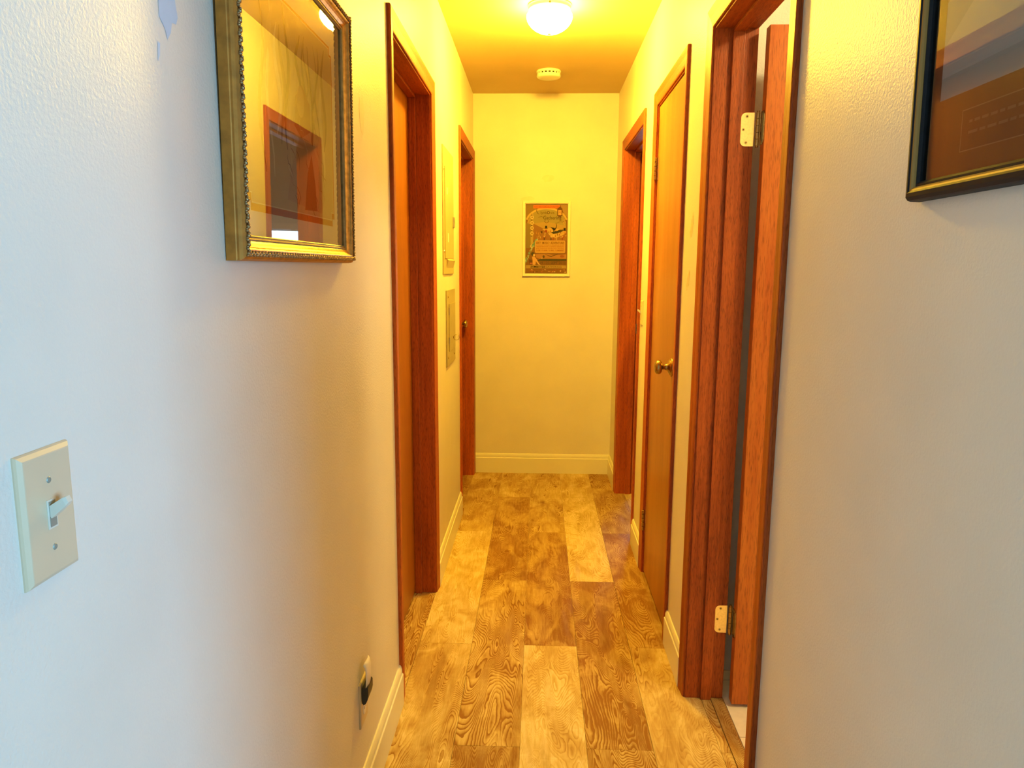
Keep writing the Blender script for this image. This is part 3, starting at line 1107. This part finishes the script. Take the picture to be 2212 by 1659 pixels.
# carved running ornament: leaf scrolls, one strip for each rail
for side in range(4):
    mb = MB()
    mb.smooth = True
    c = 0.0262
    if side in (0, 2):
        length = GW_ - 2 * fwid + 2 * c
    else:
        length = GH_ - 2 * fwid + 2 * c
    step = 0.0118
    n = int(length / step)
    for k in range(n + 1):
        s = -c + length * k / n

        def P(a, b_, h):
            # a along, b outwards
            if side == 0:
                return gf(inner[0] + a, inner[1] - b_, h)
            if side == 1:
                return gf(inner[2] + b_, inner[1] + a, h)
            if side == 2:
                return gf(inner[0] + a, inner[3] + b_, h)
            return gf(inner[0] - b_, inner[1] + a, h)
        # a scroll: curved bead chain + leaf lobe
        lobes = [(s, 0.0262, 0.0042, 0.0030, 0.0310), (s + 0.0036, 0.0240, 0.0024, 0.0022, 0.0300), (s + 0.0062, 0.0284, 0.0026, 0.0024, 0.0302), (s - 0.0030, 0.0288, 0.0018, 0.0018, 0.0292)]
        for (a0_, b0_, ra, rb, hh_) in lobes:
            rings = []
            for i, (q, hq) in enumerate(((1.0, 0.0), (0.86, 0.55), (0.5, 0.9), (0.08, 1.0))):
                ring = []
                for j in range(8):
                    an = 2 * PI * j / 8 + 0.4
                    ring.append(P(a0_ + ra * q * math.cos(an), b0_ + rb * q * math.sin(an), 0.0260 + (hh_ - 0.0260) * hq))
                rings.append(ring)
            mb.sweep(rings)
    mb.build('carved_ornament', M_GOLDORN, gp)
boxo('back_board', (0.0015, gy0 + 0.02, gz0 + 0.02), (0.0035, gy0 + GW_ - 0.02, gz0 + GH_ - 0.02), M_STAIN, gp)
# the drawing: deckled paper, stepped orange border, drapery sketched in warm greys
iw, ih = GW_ - 2 * fwid, GH_ - 2 * fwid
A = Art(lambda u, v, l_: gf(fwid + u, fwid + v, 0.0088 + l_))
MATC = (.62, .56, .42)
PAPER = (.95, .90, .78)
A.rect(-0.005, -0.005, iw + 0.005, ih + 0.005, MATC)
rnd = random.Random(3)
deck = []
nn = 44
for k in range(nn):
    deck.append((0.004 + (iw - 0.034) * k / nn, 0.004 - 0.012 + rnd.uniform(0, 0.0006)))
for k in range(nn):
    deck.append((iw - 0.030 + rnd.uniform(-.0012, .0012), -0.008 + (ih + 0.004) * k / nn))
deck += [(iw - 0.030, ih - 0.006), (0.004, ih - 0.006)]
A.poly(deck, PAPER)
bo = (.62, .25, .09)
b0, b1, c0, c1 = 0.050, iw - 0.056, 0.036, ih - 0.050


def stepped(u0, v0, u1, v1, s):
    return [(u0 + s, v0), (u1 - s, v0), (u1 - s, v0 + s), (u1, v0 + s), (u1, v1 - s), (u1 - s, v1 - s), (u1 - s, v1), (u0 + s, v1), (u0 + s, v1 - s), (u0, v1 - s), (u0, v0 + s), (u0 + s, v0 + s)]


A.poly(stepped(b0 - .030, c0, b1 + .004, c1, 0.014), bo)
A.poly(stepped(b0 - .026, c0 + .011, b1 - .001, c1 - .004, 0.014), (.88, .80, .58))
A.poly(stepped(b0 - .024, c0 + .013, b1 - .003, c1 - .006, 0.014), (.72, .58, .36))
uL, uR, vB, vT = b0 - .010, b1 - .005, c0 + .014, c1 - .008
cols = [(.40, .27, .14), (.84, .74, .50), (.50, .36, .20), (.90, .80, .58), (.34, .21, .11), (.76, .62, .40)]
for k in range(16):     # hanging folds
    u = uL + .05 + (uR - uL - .08) * (k + rnd.random() * .7) / 16
    w_ = rnd.uniform(.006, .020)
    top, bot = vT - rnd.uniform(0.0, .04), vB + rnd.uniform(.02, .20)
    pts = [(u + .012 * math.sin(i * .9 + k), top + (bot - top) * i / 8) for i in range(9)]
    A.line(pts, w_, rnd.choice(cols), True)
cx_, cy_ = uL + (uR - uL) * 0.60, vB + 0.10
A.poly([(cx_ - .10, vB + .015), (cx_ - .075, vB + .07), (cx_ - .03, vB + .125), (cx_ + .02, vB + .14), (cx_ + .07, vB + .10), (cx_ + .115, vB + .035), (cx_ + .09, vB + .006)], (.68, .50, .32))
A.poly([(cx_ - .055, vB + .14), (cx_ - .02, vB + .125), (cx_ + .035, vB + .145), (cx_ + .03, vB + .19), (cx_ - .01, vB + .215), (cx_ - .045, vB + .19)], (.56, .34, .19))
A.disc(cx_ - .02, vB + .185, .020, (.68, .46, .29), .026)
A.poly([(cx_ - .01, vB + .005), (cx_ + .01, vB + .07), (cx_ + .035, vB + .105), (cx_ + .055, vB + .05), (cx_ + .06, vB + .008)], (.44, .23, .10))
for k in range(26):
    a0_ = rnd.uniform(-.1, .1)
    b0_ = rnd.uniform(.01, .18)
    pts = [(cx_ + a0_ + .02 * i / 5 + .006 * math.sin(i + k), vB + b0_ - .035 * i / 5 * rnd.uniform(.4, 1)) for i in range(6)]
    A.line(pts, rnd.uniform(.0008, .0022), rnd.choice([(.36, .17, .08), (.84, .74, .56), (.30, .16, .09), (.50, .26, .12)]), True)
A.c = [tuple(q ** 1.25 for q in c) for c in A.c]
A.build('drawing', gp)
mb = MB()
mb.add([gf(fwid - .004, fwid - .004, 0.0118), gf(GW_ - fwid + .004, fwid - .004, 0.0118), gf(GW_ - fwid + .004, GH_ - fwid + .004, 0.0118), gf(fwid - .004, GH_ - fwid + .004, 0.0118)], [(0, 1, 2, 3)])
mb.build('picture_glass', M_GLASS, gp, fixn=False)

# ------------------------------------------------------------------ dark framed picture on the right wall
RW_, RH_ = 0.46, 0.46
ry1, rz0 = 0.976, 1.452     # far end, bottom


def rf(u, v, h):      # u from the far end towards the camera
    return (W - 0.001 - h - v * math.sin(math.radians(0.8)), ry1 - u, rz0 + v)


rp = tag(empty('framed_picture', (W, ry1 - RW_ / 2, rz0)), 'dark bronze framed brown print on the right wall, cut by the photo edge', 'picture')
pr_r = [(0, 0.004), (0, 0.013), (0.003, 0.0155), (0.006, 0.0150), (0.008, 0.0185), (0.013, 0.0215), (0.018, 0.0205), (0.0215, 0.016), (0.0225, 0.012), (0.023, 0.0)]
rinner = (0.023, 0.023, RW_ - 0.023, RH_ - 0.023)
for mb, rr in frame_ring(pr_r, rinner, rf):
    mb.sweep(rr)
    mb.build('frame_rail', M_DKFRAME, rp)
pr_b = [(0.0055, 0.0148), (0.0065, 0.0175), (0.0085, 0.0195), (0.0105, 0.0200), (0.0105, 0.0148)]
for mb, rr in frame_ring(pr_b, rinner, rf):
    mb.sweep(rr)
    mb.build('gold_bead', M_DKGOLD, rp)
A = Art(lambda u, v, l_: rf(0.023 + u, 0.023 + v, 0.006 + l_))
iw, ih = RW_ - .046, RH_ - .046
A.rect(-.004, -.004, iw + .004, ih + .004, (.24, .12, .05))
A.rect(.020, .090, iw - .020, ih - .02, (.52, .46, .36))
A.poly([(.020, .20), (.10, .24), (.22, .22), (iw - .02, .26), (iw - .02, ih - .02), (.020, ih - .02)], (.44, .30, .16))
A.poly([(.020, .15), (.08, .19), (.16, .16), (.24, .20), (.32, .16), (iw - .02, .19), (iw - .02, .12), (.020, .115)], (.60, .54, .44))
A.rect(.070, .024, iw - .070, .070, (.34, .20, .10))
A.rect(.0712, .0252, iw - .0712, .0688, (.22, .11, .05))
for v in (.054, .042):
    x = .085
    while x < iw - .09:
        w_ = rnd.uniform(.006, .018)
        A.rect(x, v, x + w_, v + .003, (.30, .17, .09))
        x += w_ + .004
A.build('print', rp)
mb = MB()
mb.add([rf(.020, .020, .010), rf(RW_ - .020, .020, .010), rf(RW_ - .020, RH_ - .020, .010), rf(.020, RH_ - .020, .010)], [(0, 1, 2, 3)])
mb.build('picture_glass', M_GLASS, rp, fixn=False)


# ------------------------------------------------------------------ switches, outlet, night light
def switch_plate(name, x, sgn, y, z, label, w=0.068, h=0.115, tog=1):
    """plate face points to sgn * x"""
    root = tag(empty(name, (x, y, z)), label, 'light switch')

    def pt(h_, yy, zz):
        return (x + sgn * h_, yy, zz)
    mb = MB()
    rings = []
    for ins, hh_ in ((0, 0.0), (0.0, 0.0015), (0.0010, 0.0035), (0.0045, 0.0060), (0.0055, 0.0062)):
        rings.append([pt(hh_, y - w / 2 + ins, z - h / 2 + ins), pt(hh_, y + w / 2 - ins, z - h / 2 + ins), pt(hh_, y + w / 2 - ins, z + h / 2 - ins), pt(hh_, y - w / 2 + ins, z + h / 2 - ins)])
    mb.sweep(rings)
    mb.build('cover_plate', M_SWITCH, root)
    lo, hi = sorted((x + sgn * 0.006, x + sgn * 0.0070))
    MB().box((lo, y - 0.006, z - 0.013), (hi, y + 0.006, z + 0.013), 0.0004).build('toggle_collar', M_TOGGLE, root)
    lo, hi = sorted((x + sgn * 0.0068, x + sgn * 0.0074))
    MB().box((lo, y - 0.0042, z - 0.0112), (hi, y + 0.0042, z + 0.0112)).build('toggle_slot', M_SCREW, root)
    # toggle lever pointing up
    mb = MB()
    rings = []
    for t, ww, th_ in ((0, 0.0040, 0.0055), (0.35, 0.0040, 0.0050), (0.85, 0.0036, 0.0040), (1.0, 0.0028, 0.0030)):
        cx0 = 0.006 + 0.0165 * t
        cz = z + tog * (0.001 + 0.0125 * t)
        rings.append([pt(cx0 - 0.4 * th_, y - ww, cz + 0.8 * th_), pt(cx0 - 0.4 * th_, y + ww, cz + 0.8 * th_), pt(cx0 + 0.4 * th_, y + ww, cz - 0.8 * th_), pt(cx0 + 0.4 * th_, y - ww, cz - 0.8 * th_)])
    mb.sweep(rings)
    mb.build('toggle', M_TOGGLE, root)
    for dz in (0.030, -0.030):
        mb = MB()
        mb.lathe([(0.0001, sgn * 0.0072), (0.0022, sgn * 0.0070), (0.0032, sgn * 0.0060)], (x, y, z + dz), 'X', 16)
        mb.build('screw', M_SCREW, root)
    return root


switch_plate('light_switch', 0.0, 1, 0.592, 1.1545, 'large ivory toggle switch plate at the lower left of the near wall')
switch_plate('light_switch', W, -1, 3.452, 1.162, 'small cream toggle switch between the far right doorway and flush door')

oy, oz = 1.648, 0.309
ol = tag(empty('wall_outlet', (0, oy, oz)), 'cream duplex outlet low on the left wall behind the night light', 'outlet')
mb = MB()
w, h = 0.070, 0.115
mb.sweep([[(hh_, oy - w / 2 + i_, oz - h / 2 + i_), (hh_, oy + w / 2 - i_, oz - h / 2 + i_), (hh_, oy + w / 2 - i_, oz + h / 2 - i_), (hh_, oy - w / 2 + i_, oz + h / 2 - i_)] for i_, hh_ in ((0, 0), (0, .002), (.001, .0045), (.004, .0055))])
mb.build('cover_plate', M_SWITCH, ol)
for dz in (0.0195, -0.0195):
    mb = MB()
    mb.lathe([(0.0001, 0.0066), (0.0155, 0.0066), (0.0168, 0.0050)], (0, oy, oz + dz), 'X', 24)
    r_ = mb.build('receptacle', M_WHITE, ol)
    MB().box((0.0064, oy - 0.0075, oz + dz - 0.001), (0.0069, oy - 0.0060, oz + dz + 0.007)).build('slot', M_DARKHOLE, r_)
    MB().box((0.0064, oy + 0.0060, oz + dz - 0.001), (0.0069, oy + 0.0075, oz + dz + 0.007)).build('slot', M_DARKHOLE, r_)
nl = tag(empty('night_light', (0.0070, 1.6435, 0.318)), 'plug-in night light with white curved shade and black base', 'night light')
zb = 0.3225
# black base: body with a rounded underside
mb = MB()
ringpts = [(0.0070, 0.318), (0.0070, 0.356), (0.0205, 0.360), (0.0225, 0.356), (0.0225, 0.338), (0.0205, 0.327), (0.0165, 0.318), (0.011, 0.313)]
mb.sweep([[(a, 1.619, b_) for a, b_ in ringpts], [(a, 1.668, b_) for a, b_ in ringpts]])
mb.build('plug_base', M_BLACK, nl)
# white shade: thin bowed sheet with a curled lip
mb = MB()
mb.smooth = True
nseg = 14
rows = []
for k in range(nseg + 1):
    q = 2 * k / nseg - 1
    yy = 1.6435 + 0.0245 * q
    bow = -0.0035 * abs(q) ** 2
    top = 0.4215 - 0.006 * abs(q) ** 6
    zs = [0.3545 + (top - 0.3545) * t for t in (0, .35, .7, .9, 1)]
    xs = [0.0210 + bow, 0.0225 + bow, 0.0225 + bow, 0.0205 + bow, 0.0165 + bow]
    rows.append([(a, yy, z) for a, z in zip(xs, zs)] + [(a - 0.0014, yy, z) for a, z in reversed(list(zip(xs, zs)))])
mb.sweep(rows)
mb.build('shade', M_SHADE, nl)

# ------------------------------------------------------------------ electrical panels on the left wall
y0, y1, z0, z1 = 3.245, 3.628, 1.336, 1.890
ep = tag(empty('electrical_panel', (0, (y0 + y1) / 2, z0)), 'tall painted breaker panel on the left wall, upper of two', 'panel')
MB().box((0.0, y0, z0), (0.0055, y1, z1), 0.0018).build('cover', M_PANEL, ep)
pd = MB().box((0.0055, y0 + 0.045, z0 + 0.070), (0.0085, y1 - 0.020, z1 - 0.085), 0.0012).build('panel_door', M_PANEL, ep)
MB().box((0.0085, y1 - 0.062, 1.555), (0.0150, y1 - 0.022, 1.605), 0.002).build('latch', M_STEEL, pd)
MB().box((0.0085, y0 + 0.10, 1.690), (0.0092, y0 + 0.13, 1.720)).build('label_tag', M_WHITE, pd)
MB().box((0.0085, y0 + 0.13, 1.480), (0.0092, y0 + 0.16, 1.520)).build('label_tag', M_WHITE, pd)
MB().sweep([[(0.0055, a, z0 + 0.070), (0.0055, a, z0 + 0.028), (0.0150, a, z0 + 0.062)] for a in (y0 + 0.10, y1 - 0.02)]).build('pull_lip', M_PANEL, ep)
for yy, zz in ((y0 + 0.02, z1 - 0.10), (y0 + 0.02, z0 + 0.10)):
    mb = MB()
    mb.lathe([(0.0001, 0.0085), (0.005, 0.0078), (0.006, 0.0055)], (0, yy, zz), 'X', 12)
    mb.build('screw', M_STEEL, ep)
y0, y1, z0, z1 = 3.340, 3.668, 0.908, 1.262
ep2 = tag(empty('fuse_panel', (0, (y0 + y1) / 2, z0)), 'smaller olive metal panel with ring pull, below the tall breaker panel', 'panel')
MB().box((0.0, y0, z0), (0.006, y1, z1), 0.0015).build('cover', M_PANEL2, ep2)
pd = MB().box((0.006, y0 + 0.075, z0 + 0.065), (0.0085, y1 - 0.015, z1 - 0.065), 0.001).build('panel_door', M_PANEL2, ep2)
for zz in (z0 + 0.10, z1 - 0.115):
    MB().box((0.0060, y0 + 0.064, zz), (0.0110, y0 + 0.074, zz + 0.035), 0.002).build('hinge_pin', M_STEEL, ep2)
mb = MB()
mb.smooth = True
Rr, rr_ = 0.0135, 0.0011
for i in range(24):
    a = 2 * PI * i / 24
    ring = []
    for j in range(8):
        q = 2 * PI * j / 8
        rad = Rr + rr_ * math.cos(q)
        ring.append((0.0240 + rad * math.cos(a), 3.560 + rr_ * math.sin(q), 1.028 + rad * math.sin(a)))
    if i == 0:
        rg0 = ring
        rgs = []
    rgs.append(ring)
rgs.append(rg0)
mb.sweep(rgs, caps=False)
MBr = mb.build('pull_ring', M_BRASS, ep2)
mb = MB()
mb.lathe([(0.006, 0.0085), (0.0045, 0.010), (0.0025, 0.0125)], (0, 3.560, 1.028), 'X', 14, True)
mb.build('ring_boss', M_BRASS, ep2)
for yy, zz in ((y0 + 0.045, z1 - 0.03), (y1 - 0.05, z0 + 0.035), (y0 + 0.045, z0 + 0.04)):
    mb = MB()
    mb.lathe([(0.0001, 0.0082), (0.005, 0.0078), (0.006, 0.006)], (0, yy, zz), 'X', 12)
    mb.build('screw', M_BRASS, ep2)

# ------------------------------------------------------------------ ceiling light and smoke detector
def ceiling_light(x, y, dome_mat, label):
    root = tag(empty('ceiling_light', (x, y, H)), label, 'ceiling light')
    mb = MB()
    mb.smooth = True
    mb.lathe([(0.0001, H), (0.088, H), (0.0905, H - 0.002), (0.0905, H - 0.005), (0.086, H - 0.008), (0.0875, H - 0.016), (0.0865, H - 0.026), (0.083, H - 0.027), (0.080, H - 0.024)], (x, y, 0), 'Z', 48)
    mb.build('fitter_base', M_LAMPBASE, root)
    mb = MB()
    mb.smooth = True
    mb.lathe([(0.079, H - 0.0245), (0.084, H - 0.0285), (0.0905, H - 0.034), (0.0945, H - 0.041), (0.0955, H - 0.048), (0.0925, H - 0.060), (0.086, H - 0.072), (0.076, H - 0.084), (0.062, H - 0.095), (0.045, H - 0.104), (0.026, H - 0.1095), (0.010, H - 0.1115), (0.0001, H - 0.1118)], (x, y, 0), 'Z', 48)
    mb.build('glass_dome', dome_mat, root)
    mb = MB()
    mb.lathe([(0.004, 0.0), (0.0042, 0.006), (0.0001, 0.008)], (x, y - 0.096, H - 0.018), 'Y', 12)
    mb.build('thumb_screw', M_BRASS, root)
    mb = MB()
    mb.lathe([(0.0075, H - 0.1112), (0.0070, H - 0.1150), (0.0001, H - 0.1165)], (x, y, 0), 'Z', 16)
    mb.build('finial', M_BRASSB, root)
    return root


ceiling_light(0.456, 3.235, M_DOME, 'glowing white dome ceiling light in the middle of the hallway')
ceiling_light(1.78, 1.35, M_DOME2, 'glowing dome ceiling light inside the bathroom')
sx_, sy_ = 0.4655, 4.262
sd = tag(empty('smoke_detector', (sx_, sy_, H)), 'round cream smoke detector on the ceiling beyond the lamp', 'smoke detector')
mb = MB()
mb.smooth = False
mb.lathe([(0.0001, H), (0.066, H), (0.0675, H - 0.003), (0.0665, H - 0.011), (0.060, H - 0.0125)], (sx_, sy_, 0), 'Z', 48)
mb.build('mounting_ring', M_WHITE, sd)
mb = MB()
mb.lathe([(0.058, H - 0.011), (0.058, H - 0.021)], (sx_, sy_, 0), 'Z', 48)
mb.build('vent_recess', M_DARKHOLE, sd)
mb = MB()
for k in range(18):
    a = 2 * PI * k / 18
    a2 = a + 2 * PI / 18 * 0.42
    rings = []
    for r_ in (0.0575, 0.0625):
        rings.append([(sx_ + r_ * math.cos(a), sy_ + r_ * math.sin(a), H - 0.012), (sx_ + r_ * math.cos(a2), sy_ + r_ * math.sin(a2), H - 0.012),
                      (sx_ + r_ * math.cos(a2), sy_ + r_ * math.sin(a2), H - 0.0205), (sx_ + r_ * math.cos(a), sy_ + r_ * math.sin(a), H - 0.0205)])
    mb.sweep(rings)
tag(mb.build('vent_fins', M_WHITE, sd), kind='stuff')
mb = MB()
mb.lathe([(0.060, H - 0.020), (0.0660, H - 0.0205), (0.0665, H - 0.029), (0.0635, H - 0.034), (0.058, H - 0.037), (0.045, H - 0.039), (0.0001, H - 0.040)], (sx_, sy_, 0), 'Z', 48)
mb.build('cover', M_WHITE, sd)


# ------------------------------------------------------------------ paint patches and marks on the walls
def patch(parent, pts, fn, mat, name='paint_patch'):
    mb = MB()
    n = len(pts)
    mb.add([fn(u, v, 0.0004) for u, v in pts], [list(range(n))])
    return mb.build(name, mat, parent, fixn=False)


lfn = lambda u, v, h: (h, u, v)
rfn = lambda u, v, h: (W - h, u, v)
efn = lambda u, v, h: (u, L - h, v)
patch(wl, [(0.852, 1.700), (0.893, 1.700), (0.890, 1.668), (0.894, 1.652), (0.889, 1.643), (0.879, 1.642), (0.875, 1.630), (0.866, 1.620), (0.862, 1.630), (0.850, 1.640)], lfn, M_PATCHB)
patch(wl, [(0.843, 1.612), (0.848, 1.611), (0.846, 1.598), (0.841, 1.590)], lfn, M_PATCHB)


def blob(cu, cv, ru, rv, seed, n=14, tilt=0.0):
    r = random.Random(seed)
    return [(cu + (ru * math.cos(2 * PI * k / n) * r.uniform(.6, 1.1)) + tilt * math.sin(2 * PI * k / n) * rv, cv + rv * math.sin(2 * PI * k / n) * r.uniform(.7, 1.1)) for k in range(n)]


patch(wl, blob(1.80, 1.72, .030, .05, 1), lfn, M_STAIN)
patch(wr, blob(2.40, 1.50, .022, .045, 3, tilt=-.3), rfn, M_SPACKLE)
patch(wr, blob(2.42, 1.33, .022, .035, 4, tilt=-.4), rfn, M_SPACKLE)
we = bpy.data.objects['wall_end']
patch(we, blob(0.474, 1.925, .045, .026, 5), efn, M_STAIN)
patch(we, blob(0.345, 1.80, .05, .016, 6, tilt=.8), efn, M_STAIN)
